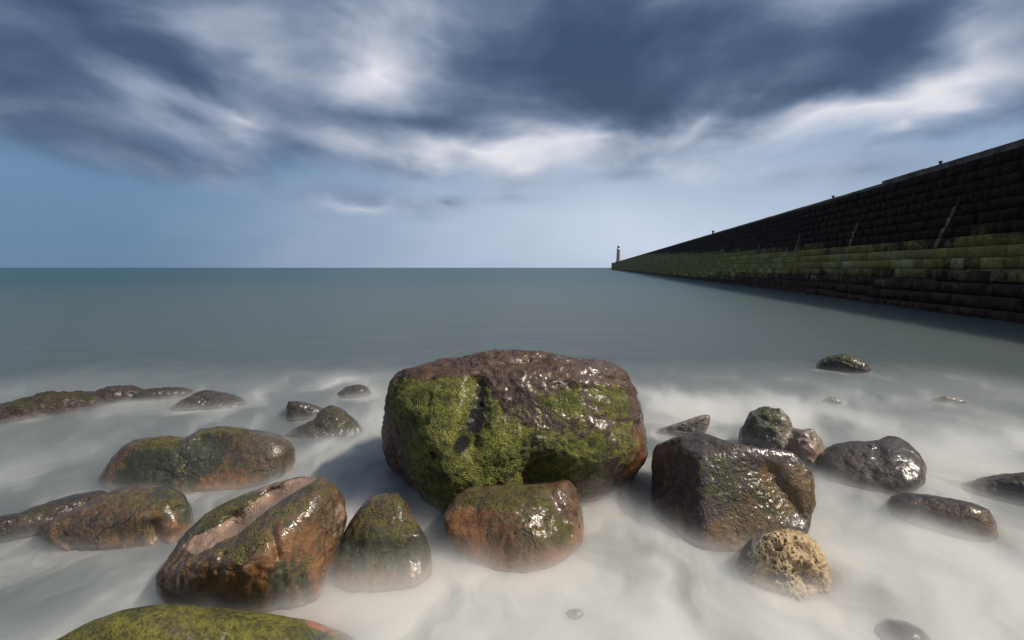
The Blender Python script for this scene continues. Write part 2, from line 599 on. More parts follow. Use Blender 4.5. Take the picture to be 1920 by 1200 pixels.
MAT = {
    'boulder': rock_material('mossy_sandstone', (0.026, 0.014, 0.009), (0.088, 0.048, 0.028), (0.17, 0.075, 0.030), (0.040, 0.048, 0.008), (0.215, 0.215, 0.040), wet=0.9, moss_depth=0.03, bumpd=0.03),
    'orange': rock_material('weedy_sandstone', (0.036, 0.020, 0.011), (0.105, 0.058, 0.029), (0.23, 0.100, 0.034), (0.040, 0.040, 0.010), (0.130, 0.105, 0.028), wet=1.0, streaky=True, bumpd=0.02),
    'green': rock_material('algae_sandstone', (0.04, 0.028, 0.012), (0.10, 0.065, 0.022), (0.30, 0.11, 0.05), (0.028, 0.030, 0.006), (0.125, 0.118, 0.018), wet=0.4, bumpd=0.012, grain=0.8),
    'dark': rock_material('wet_dark_basalt', (0.013, 0.009, 0.007), (0.046, 0.032, 0.024), (0.19, 0.095, 0.028), (0.035, 0.042, 0.012), (0.10, 0.10, 0.035), wet=1.0, bumpd=0.025),
    'angular': rock_material('split_wet_rock', (0.018, 0.012, 0.010), (0.060, 0.040, 0.031), (0.19, 0.100, 0.022), (0.030, 0.044, 0.020), (0.10, 0.098, 0.03), wet=1.0, streaky=True, bumpd=0.03),
    'tan': rock_material('pitted_limestone', (0.17, 0.11, 0.050), (0.44, 0.32, 0.17), (0.36, 0.20, 0.08), (0.13, 0.12, 0.03), (0.27, 0.23, 0.09), wet=0.25, grain=1.4, bumpd=0.02),
    'grey': rock_material('pale_grey_rock', (0.07, 0.058, 0.046), (0.22, 0.185, 0.145), (0.32, 0.22, 0.13), (0.05, 0.06, 0.02), (0.13, 0.13, 0.06), wet=0.7, bumpd=0.03),
    'reef': rock_material('weedy_ledge', (0.016, 0.011, 0.008), (0.042, 0.027, 0.019), (0.085, 0.042, 0.022), (0.03, 0.040, 0.010), (0.085, 0.085, 0.022), wet=0.45, bumpd=0.04),
    'cream': rock_material('cream_stone', (0.40, 0.32, 0.20), (0.58, 0.48, 0.32), (0.5, 0.36, 0.2), (0.2, 0.18, 0.08), (0.3, 0.27, 0.12), wet=0.1, bumpd=0.008),
}


# ------------------------------------------------------------------ rocks
def rock(name, label, mat, outline, base, F, B, facets=(), p=3.5, sub=6, seed=1, lump=0.05, rough=0.012, cracks=0.0,
         mods=(), zones=(), moss_up=0.0, moss=0.0, warm_low=0.0, warm=0.0, weed=0.0, wet=1.0, pits=(), centre=None, strata=0.0,
         fine=0.0, group=None, category='rock', foam=1.0, awash=None, ridge=0.06, grow=1.0):
    pts = np.array(outline, float)
    if centre is None:
        c = (pts.min(0) + pts.max(0)) / 2
    else:
        c = np.array(centre, float)
    hit = on_water(c[0], base)
    d = ray(*c)
    tt = (hit[1] + 0.72 * F) / d[1]
    C = CAM + d * tt
    n = -d
    r = np.cross(np.array([0, 0, 1.0]), n)
    r /= np.linalg.norm(r)
    u = np.cross(n, r)

    def to_plane(px, py):
        q = ray(px, py)
        s = ((C - CAM) @ n) / (q @ n)
        X = CAM + q * s - C
        return np.array([X @ r, X @ u])
    P2 = np.array([to_plane(*q) for q in pts])
    th = np.linspace(-math.pi, math.pi, 721)[:-1]
    Rt = np.zeros(720)
    for k, a in enumerate(th):
        e = np.array([math.cos(a), math.sin(a)])
        best = 0
        for i in range(len(P2)):
            A, Bp = P2[i], P2[(i + 1) % len(P2)]
            dd = Bp - A
            det = e[0] * (-dd[1]) + dd[0] * e[1]
            if abs(det) < 1e-12:
                continue
            s = (A[0] * (-dd[1]) + dd[0] * A[1]) / det
            q = (e[0] * A[1] - e[1] * A[0]) / det
            if s > 0 and -1e-6 <= q <= 1 + 1e-6:
                best = max(best, s)
        Rt[k] = best
    ker = np.hanning(13)
    ker /= ker.sum()
    Rt = np.convolve(np.concatenate([Rt[-20:], Rt, Rt[:20]]), ker, 'same')[20:-20]
    Rt = Rt * grow
    hs = math.sqrt(np.mean(Rt ** 2))
    dirs, FA = ico(sub)
    a, b, cc = dirs @ r, dirs @ u, dirs @ n
    theta = np.arctan2(b, a)
    Rv = np.interp(theta, np.append(th, math.pi), np.append(Rt, Rt[0]))
    rho = np.sqrt(a * a + b * b)
    ext = np.where(cc > 0, F, B)
    g = (rho / Rv) ** p + (np.abs(cc) / ext) ** p
    for (nx, ny, nz, px, py, off) in facets:
        nv = np.array([nx, ny, nz], float)
        nv /= np.linalg.norm(nv)
        q2 = to_plane(px, py)
        Q = r * q2[0] + u * q2[1] + n * off
        h = max(nv @ Q, 0.05 * hs)
        g = g + np.maximum(0, dirs @ nv / h) ** p
    k = g ** (-1 / p)
    V = dirs * k[:, None]
    so = seed * 13.7
    # relief in the round
    V = V + dirs * (hs * lump * fbm(V / hs * 1.3 + so, 3, seed))[:, None]
    V = V + dirs * (hs * rough * 2.2 * fbm(V / hs * 5.0 + so, 4, seed + 3))[:, None]
    rb = ridged(V / hs * 3.1 + so + 4.4, 4, seed + 61)
    V = V - dirs * (hs * ridge * (rb - 0.6) * sstep(rb, 0.55, 0.95))[:, None]
    if cracks:
        rg = ridged(V / hs * 2.2 + so, 3, seed + 5)
        V = V - dirs * (hs * cracks * sstep(rg, 0.86, 0.99))[:, None]
    if strata:
        rel = V[:, 2] / hs * 9 + 0.8 * fbm(V / hs * 2 + so, 3, seed + 8)
        V = V + dirs * (hs * strata * (np.abs((rel % 1.0) - 0.5) - 0.25))[:, None]
    pa, pb, pc = V @ r, V @ u, V @ n
    front = sstep(pc, -0.05 * F, 0.25 * F)
    A_ = {q: np.zeros(len(V)) for q in ('moss', 'warm', 'weed', 'black', 'pale', 'wet')}

    def seg_dist(p1, p2):
        A, Bp = to_plane(*p1), to_plane(*p2)
        ab = Bp - A
        tq = np.clip(((pa - A[0]) * ab[0] + (pb - A[1]) * ab[1]) / (ab @ ab + 1e-12), 0, 1)
        return np.sqrt((pa - A[0] - tq * ab[0]) ** 2 + (pb - A[1] - tq * ab[1]) ** 2)
    pxm = (C - CAM) @ d / FPX          # metres per pixel at the rock
    wob = 1 + 0.35 * fbm(V / hs * 4 + so, 3, seed + 21)
    for md in mods:                     # (x1,y1,x2,y2,radius px, amount m)
        dd = seg_dist(md[0:2], md[2:4]) * wob
        V = V + n[None, :] * (md[5] * front * np.exp(-(dd / (md[4] * pxm)) ** 2))[:, None]
    for (kind, dens, depth, thr) in [(*q, 0.0)[:4] if len(q) == 3 else q for q in pits]:
        wd, wr = worley(V * dens + so, seed + 40)
        sz = 0.18 + 0.34 * wr
        pit = np.where(wr > thr, 1 - sstep(wd, sz * 0.55, sz), 0)
        V = V - dirs * (depth * pit * (0.5 + wr))[:, None]
        A_['black'] = np.maximum(A_['black'], 0.35 * pit * 0)
    if fine:
        V = V + dirs * (fine * fbm(V * 38 + so, 3, seed + 31, 0.65))[:, None]
    # normals for where things grow
    me = mesh_np(name, V, FA)
    nr = np.zeros(len(V) * 3, dtype=np.float32)
    me.vertices.foreach_get('normal', nr)
    nr = nr.reshape(-1, 3)
    wz = V[:, 2] + C[2]
    up = np.clip(nr[:, 2], 0, 1)
    lown = wz + 0.10 * hs * fbm(V / hs * 3 + so, 3, seed + 50)
    A_['moss'] += moss + moss_up * sstep(up, 0.25, 0.85)
    A_['warm'] += warm + warm_low * (1 - sstep(lown, 0.05 * hs, 0.55 * hs))
    A_['weed'] += weed
    A_['wet'] += wet
    for (q, x1, y1, x2, y2, rad, am) in zones:
        dd = seg_dist((x1, y1), (x2, y2)) * (1 + 0.5 * (wob - 1))
        A_[q] += am * (1 - sstep(dd, 0.55 * rad * pxm, 1.15 * rad * pxm)) * np.where(pc > -0.3 * B, 1, 0)
    for q, v in A_.items():
        add_attr(me, q, v)
    pr = dict(label=label, category=category)
    if group:
        pr['group'] = group
    if awash is not None:
        C = C + np.array([0, 0, awash - wz.max()])
    o = link(name, me, MAT[mat], loc=C, **pr)
    if foam:
        ROCKS.append((C[0], C[1], hs * 0.8 * foam))
    return o


# the great mossy boulder in the middle
rock('boulder', 'huge brown boulder with bright green moss across its front, centre of the picture', 'boulder',
     [(706, 850), (711, 800), (718, 755), (735, 722), (765, 698), (810, 688), (855, 677), (912, 656), (955, 651), (1005, 655), (1060, 669), (1112, 672), (1152, 674), (1182, 692),
      (1207, 730), (1222, 770), (1228, 820), (1221, 860), (1202, 895), (1176, 930), (1150, 955), (1100, 975), (1000, 985), (890, 985), (820, 962), (775, 925), (736, 893), (712, 868)],
     968, 0.95, 1.2, facets=[(0.02, -0.10, 1.0, 960, 694, 0.75), (0.0, -0.86, 0.52, 960, 715, 0.70), (0.72, -0.50, 0.45, 1165, 740, 0.35), (-0.80, -0.62, -0.05, 745, 830, 0.42), (0.25, -0.78, -0.57, 1090, 880, 0.66), (-0.45, -0.70, -0.55, 790, 920, 0.60)],
     p=7, sub=7, seed=3, grow=1.035, lump=0.035, rough=0.020, cracks=0.012, fine=0.016,
     mods=[(905, 735, 900, 830, 16, -0.09), (1000, 885, 1040, 888, 26, -0.22), (860, 800, 840, 930, 50, 0.10), (985, 690, 1010, 688, 8, -0.05),
           (760, 830, 765, 900, 36, -0.10), (835, 843, 840, 850, 6, -0.04), (1060, 740, 1200, 745, 6, -0.03), (1080, 715, 1210, 722, 5, -0.03), (1100, 790, 1215, 800, 6, -0.025), (820, 700, 1100, 690, 5, -0.02)],
     zones=[('moss', 740, 745, 890, 740, 38, 0.75), ('moss', 760, 780, 880, 800, 70, 0.75), ('moss', 840, 860, 840, 930, 60, 0.75), ('moss', 930, 820, 1130, 800, 80, 0.62), ('moss', 900, 900, 1000, 860, 60, 0.5),
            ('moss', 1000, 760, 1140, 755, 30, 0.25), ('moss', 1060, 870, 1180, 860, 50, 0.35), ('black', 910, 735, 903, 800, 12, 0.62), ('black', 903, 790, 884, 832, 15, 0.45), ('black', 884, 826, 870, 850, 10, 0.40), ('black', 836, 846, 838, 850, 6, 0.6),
            ('moss', 1000, 800, 1010, 830, 30, -0.25), ('moss', 1090, 770, 1110, 790, 22, -0.3), ('moss', 960, 760, 990, 770, 24, -0.3), ('moss', 1130, 850, 1150, 870, 30, -0.3), ('moss', 800, 735, 850, 735, 10, -0.3), ('warm', 1190, 830, 1180, 900, 40, 0.6), ('warm', 780, 930, 850, 985, 30, 0.7), ('warm', 1050, 960, 1160, 960, 40, 0.4), ('wet', 760, 760, 900, 880, 100, -0.7), ('wet', 760, 700, 1000, 680, 40, -0.6),
            ('moss', 718, 800, 730, 900, 48, -1.3), ('moss', 1200, 760, 1200, 880, 36, -0.6), ('moss', 760, 705, 1180, 690, 22, -0.8), ('moss', 1150, 930, 1180, 900, 30, -0.8)],
     moss=-0.05, wet=1.0, category='boulder')

rock('rock', 'rounded orange brown wet rock leaning against the foot of the big mossy boulder', 'orange',
     [(832, 965), (850, 935), (880, 912), (925, 906), (990, 904), (1040, 901), (1070, 893), (1086, 915), (1096, 950), (1104, 990), (1100, 1030), (1060, 1075), (990, 1095), (920, 1085), (860, 1040), (835, 1000)],
     1062, 0.40, 0.45, facets=[(0.05, -0.35, 1.0, 960, 930, 0.25), (0.55, -0.7, 0.45, 1050, 980, 0.22)], p=3.6, sub=6, seed=8, lump=0.05, rough=0.012, fine=0.004,
     mods=[(1030, 925, 1065, 1000, 9, -0.04), (880, 990, 920, 1040, 40, -0.10), (985, 990, 1000, 1010, 40, 0.05)],
     zones=[('moss', 880, 925, 1000, 925, 30, 0.6), ('moss', 960, 950, 1010, 1000, 45, 0.4), ('weed', 940, 960, 1000, 990, 50, 0.4), ('moss', 1040, 960, 1050, 1010, 25, 0.35), ('pale', 915, 922, 960, 920, 12, 0.25), ('warm', 880, 985, 1060, 1030, 40, 0.5)],
     moss_up=0.12, warm=0.30, warm_low=0.5, weed=0.12)

rock('rock', 'dark green cone shaped weedy rock left of the big mossy boulder', 'orange',
     [(612, 1085), (625, 1045), (645, 1000), (668, 962), (695, 935), (722, 924), (745, 924), (762, 940), (780, 975), (796, 1005), (808, 1040), (812, 1085), (800, 1130), (720, 1150), (640, 1135)],
     1100, 0.38, 0.40, facets=[(0.0, -0.75, 0.6, 720, 990, 0.30)], p=3.0, sub=6, seed=12, lump=0.06, rough=0.014, fine=0.006,
     mods=[(690, 1010, 800, 1005, 14, 0.05), (680, 1050, 800, 1045, 25, -0.04)],
     zones=[('moss', 720, 945, 710, 1000, 60, 0.45), ('weed', 660, 1030, 780, 1030, 35, 0.45), ('warm', 640, 1080, 800, 1070, 35, 0.6), ('pale', 640, 1100, 800, 1090, 18, 0.3)],
     moss_up=0.25, weed=0.4, warm_low=0.5, warm=0.0)

rock('boulder', 'large tilted rusty boulder with a pale pink groove along its top', 'orange',
     [(288, 1098), (290, 1078), (330, 1022), (348, 992), (380, 960), (412, 938), (460, 917), (520, 899), (560, 893), (602, 897), (628, 915), (645, 940), (652, 972), (640, 1015), (622, 1060), (605, 1110), (585, 1160), (555, 1195), (480, 1215), (380, 1215), (310, 1180), (289, 1140)],
     1192, 0.62, 0.62, facets=[(-0.22, -0.30, 0.92, 440, 1000, 0.30), (0.0, -0.92, 0.10, 420, 1110, 0.44), (0.80, -0.50, 0.25, 590, 1020, 0.36), (-0.15, -0.85, -0.45, 400, 1115, 0.44)], p=7, sub=7, seed=17, lump=0.035, rough=0.010, cracks=0.004, fine=0.004,
     mods=[(370, 1022, 440, 985, 15, -0.075), (440, 985, 510, 935, 15, -0.075), (510, 935, 575, 900, 13, -0.06), (420, 940, 470, 925, 14, 0.05), (330, 1140, 500, 1150, 42, -0.20), (505, 995, 515, 1045, 5, -0.03), (425, 1040, 412, 1070, 4, -0.02)],
     zones=[('pale', 375, 1022, 440, 988, 15, 0.9), ('pale', 440, 988, 510, 938, 15, 0.9), ('pale', 510, 938, 578, 900, 12, 0.8), ('pale', 430, 925, 540, 903, 10, 0.5), ('moss', 400, 965, 460, 942, 22, 0.75), ('weed', 360, 990, 430, 965, 20, 0.5), ('weed', 400, 1040, 560, 940, 40, 0.15), ('moss', 480, 1000, 600, 930, 50, 0.25),
            ('warm', 540, 1030, 590, 1100, 55, 0.6), ('moss', 560, 1050, 590, 1000, 26, 0.25), ('warm', 330, 1100, 480, 1110, 50, 0.4), ('weed', 530, 1080, 545, 1120, 26, 0.4), ('pale', 630, 960, 625, 1000, 14, 0.5)],
     moss_up=0.30, warm=0.08, weed=0.36, category='boulder')

rock('boulder', 'smooth boulder coated in yellow green algae at the bottom edge of the picture', 'green',
     [(60, 1228), (125, 1200), (180, 1168), (240, 1147), (300, 1136), (360, 1137), (430, 1142), (500, 1152), (575, 1165), (650, 1192), (720, 1230), (700, 1320), (500, 1400), (300, 1400), (120, 1340)],
     1345, 0.45, 0.55, p=3.2, sub=6, seed=23, lump=0.03, rough=0.006, fine=0.003, ridge=0.02,
     zones=[('moss', 200, 1190, 560, 1190, 60, 0.35), ('warm', 570, 1172, 610, 1186, 9, 1.2), ('moss', 570, 1172, 610, 1186, 9, -1.2)], moss=0.42, moss_up=0.1, weed=0.1, wet=0.6, category='boulder')

rock('rock', 'low rusty brown rock with a shiny split front on the left', 'orange',
     [(62, 985), (110, 962), (150, 945), (185, 925), (225, 908), (270, 900), (315, 907), (342, 925), (355, 952), (357, 985), (345, 1020), (320, 1055), (270, 1085), (200, 1075), (120, 1040), (75, 1010)],
     1055, 0.50, 0.55, facets=[(0.0, -0.4, 1.0, 230, 935, 0.2), (0.1, -0.95, 0.1, 220, 1000, 0.38)], p=3.6, sub=6, seed=29, lump=0.05, rough=0.012, fine=0.004,
     mods=[(285, 985, 300, 1040, 6, -0.06), (330, 930, 335, 1000, 10, -0.04), (110, 1010, 260, 1015, 30, -0.10)],
     zones=[('moss', 240, 920, 300, 940, 30, 0.25), ('weed', 300, 930, 340, 960, 22, 0.4), ('warm', 280, 990, 320, 1030, 35, 0.4), ('weed', 100, 1000, 250, 1000, 30, 0.25)], moss_up=0.25, warm=0.12, weed=0.3, warm_low=0.3)

rock('rock', 'low dark ledge of rock running to the left edge beside the rusty rock', 'reef',
     [(-70, 985), (-20, 970), (40, 962), (90, 942), (140, 928), (185, 920), (215, 932), (205, 960), (160, 985), (90, 1010), (0, 1025), (-60, 1015)],
     1005, 0.42, 0.42, p=2.8, sub=6, seed=31, lump=0.08, rough=0.03, fine=0.006, moss_up=0.3, weed=0.2, wet=0.8)

rock('rock', 'long dark mossy rock with two humps above the rusty rocks at left', 'orange',
     [(166, 905), (170, 885), (188, 862), (206, 835), (235, 815), (270, 810), (315, 811), (345, 818), (358, 812), (375, 800), (410, 794), (450, 800), (500, 808), (530, 820), (545, 840), (549, 860), (540, 890), (500, 925), (400, 950), (280, 955), (190, 935)],
     935, 0.62, 0.66, facets=[(0.0, -0.2, 1.0, 350, 828, 0.25), (0.0, -0.8, 0.55, 430, 850, 0.40)], p=3.6, sub=6, seed=37, lump=0.05, rough=0.02, fine=0.010,
     mods=[(355, 812, 400, 830, 16, -0.12)],
     zones=[('moss', 240, 822, 320, 818, 18, 0.7), ('moss', 380, 803, 450, 805, 12, 0.7), ('weed', 210, 850, 340, 860, 50, 0.45), ('weed', 350, 840, 500, 860, 40, 0.2), ('warm', 350, 900, 430, 895, 25, 0.5), ('black', 190, 880, 300, 900, 30, 0.2)],
     moss_up=0.25, weed=0.35, warm_low=0.25)

# ledge along the left shore line
rock('rock', 'long low ledge of reddish weed covered rock at the far left edge', 'reef',
     [(-80, 775), (-40, 762), (10, 757), (50, 748), (90, 738), (140, 734), (180, 737), (215, 745), (225, 760), (180, 778), (110, 795), (20, 808), (-60, 810)],
     784, 0.55, 0.6, p=3, sub=6, seed=41, lump=0.10, rough=0.05, fine=0.02, moss_up=0.45, warm=0.1, weed=0.2, wet=0.3)
rock('rock', 'small dark hump of rock behind the weed covered ledge at left', 'reef',
     [(160, 748), (190, 730), (220, 723), (245, 723), (270, 730), (300, 742), (285, 760), (225, 768), (180, 764)],
     755, 0.35, 0.4, p=3, sub=5, seed=43, lump=0.10, rough=0.05, fine=0.015, moss_up=0.1, weed=0.3)
rock('rock', 'flat dark strip of rock just awash beyond the left ledge', 'reef',
     [(245, 742), (275, 730), (315, 727), (345, 726), (372, 735), (360, 752), (310, 760), (262, 757)],
     749, 0.35, 0.4, p=3, sub=5, seed=44, lump=0.10, rough=0.05, fine=0.015, moss_up=0.1, weed=0.3)
rock('rock', 'low peaked dark rock with a glinting tip in the left wash', 'dark',
     [(300, 775), (330, 755), (352, 742), (376, 730), (400, 731), (425, 737), (450, 745), (480, 765), (470, 790), (400, 805), (330, 795)],
     772, 0.45, 0.5, facets=[(0.1, -0.6, 0.75, 390, 748, 0.2)], p=2.8, sub=6, seed=47, lump=0.08, rough=0.025, fine=0.010, moss_up=0.30, weed=0.1)
rock('rock', 'small blocky dark rock behind the pointed one in the left wash', 'dark',
     [(537, 760), (541, 752), (560, 752), (585, 758), (605, 766), (612, 785), (590, 805), (550, 805), (537, 790)],
     785, 0.28, 0.3, p=4, sub=5, seed=51, lump=0.06, rough=0.03, fine=0.008, moss_up=0.35, warm=0.2)
rock('rock', 'pointed mossy rock half veiled by spray left of the big boulder', 'dark',
     [(520, 820), (555, 800), (585, 785), (608, 763), (624, 757), (640, 762), (655, 778), (675, 800), (690, 825), (670, 860), (600, 870), (540, 855)],
     822, 0.40, 0.42, facets=[(0.0, -0.6, 0.7, 620, 785, 0.2)], p=2.6, sub=6, seed=53, lump=0.06, rough=0.03, fine=0.010, moss_up=0.45, moss=0.05)
rock('rock', 'faint dark rock barely awash behind the left shoulder of the big boulder', 'reef',
     [(632, 738), (650, 726), (668, 722), (685, 724), (697, 736), (690, 750), (660, 756), (638, 750)],
     745, 0.3, 0.35, p=3, sub=5, seed=55, lump=0.08, rough=0.04, fine=0.010)

# right hand group
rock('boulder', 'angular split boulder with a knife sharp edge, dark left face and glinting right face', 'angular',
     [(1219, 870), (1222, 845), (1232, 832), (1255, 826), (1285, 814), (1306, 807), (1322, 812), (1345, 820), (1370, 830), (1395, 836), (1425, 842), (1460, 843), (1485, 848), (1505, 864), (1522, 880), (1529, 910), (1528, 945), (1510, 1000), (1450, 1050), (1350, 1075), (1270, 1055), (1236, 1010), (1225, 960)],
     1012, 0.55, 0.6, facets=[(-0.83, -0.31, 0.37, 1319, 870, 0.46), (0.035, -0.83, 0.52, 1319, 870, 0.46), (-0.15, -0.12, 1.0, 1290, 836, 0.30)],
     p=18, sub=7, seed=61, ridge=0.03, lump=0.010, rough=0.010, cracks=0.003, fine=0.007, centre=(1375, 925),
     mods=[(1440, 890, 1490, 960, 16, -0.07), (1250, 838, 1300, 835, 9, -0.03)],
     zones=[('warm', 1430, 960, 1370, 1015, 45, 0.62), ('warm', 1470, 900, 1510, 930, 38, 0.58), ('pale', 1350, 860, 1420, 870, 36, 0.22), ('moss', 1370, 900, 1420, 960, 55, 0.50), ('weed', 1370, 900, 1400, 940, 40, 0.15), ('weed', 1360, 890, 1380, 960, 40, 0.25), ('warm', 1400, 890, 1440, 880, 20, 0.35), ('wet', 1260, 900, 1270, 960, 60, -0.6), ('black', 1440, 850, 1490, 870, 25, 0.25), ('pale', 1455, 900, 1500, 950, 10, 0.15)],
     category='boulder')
rock('rock', 'grey lumpy rock with a lower pale lobe veiled by spray behind the split boulder', 'grey',
     [(1384, 840), (1392, 800), (1408, 777), (1435, 766), (1462, 768), (1480, 782), (1486, 802), (1500, 806), (1520, 806), (1532, 822), (1545, 845), (1545, 880), (1500, 900), (1420, 900), (1386, 880)],
     872, 0.42, 0.45, p=3.4, sub=6, seed=67, lump=0.08, rough=0.035, cracks=0.02, fine=0.012,
     mods=[(1483, 805, 1480, 860, 12, -0.08), (1510, 835, 1520, 850, 20, 0.06)], zones=[('moss', 1410, 790, 1470, 785, 25, 0.45), ('pale', 1500, 835, 1520, 845, 20, 0.6)], moss_up=0.15, warm=0.1)
rock('rock', 'smooth dark wet rock with a raised knob at its right end', 'dark',
     [(1527, 870), (1535, 850), (1560, 833), (1590, 825), (1625, 824), (1650, 818), (1668, 807), (1695, 808), (1718, 822), (1735, 850), (1740, 875), (1732, 905), (1700, 935), (1620, 945), (1555, 925), (1530, 895)],
     918, 0.45, 0.46, facets=[(-0.1, -0.35, 1.0, 1620, 842, 0.2)], p=3.2, sub=6, seed=71, lump=0.05, rough=0.016, fine=0.005,
     mods=[(1655, 822, 1648, 845, 10, -0.05), (1690, 840, 1700, 880, 35, 0.05)], zones=[('warm', 1580, 880, 1680, 890, 40, 0.25), ('moss', 1690, 815, 1720, 830, 12, 0.2)])
rock('rock', 'smooth oval brown rock half covered by the wash on the right', 'dark',
     [(1662, 945), (1672, 930), (1700, 924), (1740, 927), (1785, 934), (1825, 943), (1852, 955), (1866, 978), (1872, 1005), (1850, 1035), (1780, 1040), (1710, 1020), (1670, 980)],
     1000, 0.36, 0.36, p=3.2, sub=6, seed=73, lump=0.03, rough=0.010, fine=0.003, warm=0.15, zones=[('warm', 1720, 970, 1830, 990, 30, 0.3)])
rock('rock', 'rough mossy brown rock cut by the right edge of the picture', 'dark',
     [(1770, 925), (1800, 905), (1840, 897), (1880, 890), (1930, 884), (1985, 890), (2010, 920), (1990, 955), (1920, 965), (1840, 960), (1785, 948)],
     945, 0.42, 0.45, p=3, sub=6, seed=79, lump=0.08, rough=0.03, fine=0.010, moss_up=0.4, moss=0.05)
rock('rock', 'honeycombed tan stone full of holes standing in white wash', 'tan',
     [(1392, 1050), (1400, 1025), (1425, 1006), (1455, 996), (1485, 992), (1515, 995), (1540, 1012), (1556, 1040), (1565, 1070), (1570, 1110), (1560, 1150), (1510, 1175), (1450, 1165), (1405, 1120), (1392, 1085)],
     1125, 0.30, 0.32, facets=[(-0.5, -0.75, 0.3, 1440, 1070, 0.22), (0.5, -0.6, 0.6, 1510, 1050, 0.2)], p=4, sub=7, seed=83, lump=0.05, rough=0.02, fine=0.006,
     pits=[('p', 13, 0.050, 0.35), ('p', 27, 0.026, 0.25), ('p', 50, 0.012, 0.3)],
     mods=[(1495, 1030, 1510, 1040, 10, -0.08), (1500, 1075, 1530, 1090, 12, -0.11), (1520, 1105, 1530, 1130, 16, -0.09), (1490, 1040, 1500, 1055, 8, 0.03)],
     zones=[('moss', 1410, 1060, 1440, 1090, 45, 0.35), ('warm', 1430, 1050, 1470, 1100, 30, 0.25)], moss=-0.05)
rock('rock', 'smooth greenish stone tucked against the left side of the holed tan stone', 'grey',
     [(1378, 1062), (1390, 1030), (1408, 1010), (1432, 1000), (1450, 1010), (1450, 1060), (1430, 1090), (1395, 1090)],
     1085, 0.16, 0.2, p=3, sub=5, seed=85, lump=0.04, rough=0.012, moss=0.35, fine=0.003, foam=0)
rock('rock', 'thin pale slab tilting out of the wash between the two big boulders', 'grey',
     [(1222, 815), (1240, 802), (1268, 795), (1300, 783), (1320, 777), (1332, 779), (1331, 795), (1322, 812), (1290, 825), (1245, 828)],
     818, 0.16, 0.25, p=3.6, sub=6, seed=89, lump=0.05, rough=0.02, fine=0.006, warm=0.2, moss_up=0.1)
rock('rock', 'dome shaped mossy dark rock standing alone in the open water at right', 'dark',
     [(1528, 690), (1536, 678), (1555, 668), (1580, 664), (1600, 668), (1612, 675), (1625, 682), (1632, 694), (1620, 706), (1580, 712), (1540, 706)],
     698, 0.50, 0.55, p=3, sub=6, seed=97, lump=0.07, rough=0.03, fine=0.014, moss_up=0.45, zones=[('moss', 1550, 675, 1600, 672, 14, 0.4)])
rock('rock', 'small round stone barely breaking the water beyond the grey lumpy rock', 'grey',
     [(1538, 752), (1548, 746), (1560, 744), (1572, 747), (1580, 754), (1570, 762), (1548, 762)], 757, 0.2, 0.2, p=3, sub=5, seed=101, foam=0.6)
rock('rock', 'pale flat stone glinting just under the wash at far right', 'grey',
     [(1738, 752), (1752, 746), (1772, 742), (1795, 745), (1815, 753), (1800, 762), (1755, 762)], 757, 0.22, 0.22, p=3, sub=5, seed=103, lump=0.08, rough=0.04, warm=0.3, foam=0.6)
rock('rock', 'brown stone with a wet shine awash at the bottom right', 'dark',
     [(1640, 1165), (1665, 1150), (1700, 1155), (1730, 1170), (1752, 1195), (1760, 1230), (1700, 1260), (1650, 1230), (1630, 1190)], 1225, 0.2, 0.22, p=2.8, sub=5, seed=113, warm=0.3, awash=0.09, foam=0)
rock('rock', 'little brown stone tip poking from the white wash at bottom centre', 'grey',
     [(1060, 1150), (1072, 1142), (1088, 1143), (1096, 1153), (1085, 1165), (1066, 1163)], 1162, 0.07, 0.08, p=3, sub=5, seed=131, warm=0.2, awash=0.05, foam=0)

build_water()
build_mist()

# ------------------------------------------------------------------ pier
PX0, PSL = 18.6, 0.174           # wall foot: x = PX0 + PSL * y
PDIR = np.array([PSL, 1.0, 0]) / math.hypot(PSL, 1.0)
POUT = np.array([-PDIR[1], PDIR[0], 0])          # out of the wall, towards open water
PANG = math.atan2(PDIR[1], PDIR[0])
PTOP = 7.75
CH, BL = 0.56, 1.12                              # course height, block length
END_Y = 625.0
BATTER = 0.065                                   # set back of each course


def pier_pt(s, out, z):
    """s metres along the pier from y=0, out metres towards the water from the foot line"""
    return np.array([PX0, 0, 0]) + PDIR * s + POUT * out + np.array([0, 0, z])


S_END = END_Y * math.hypot(PSL, 1.0)


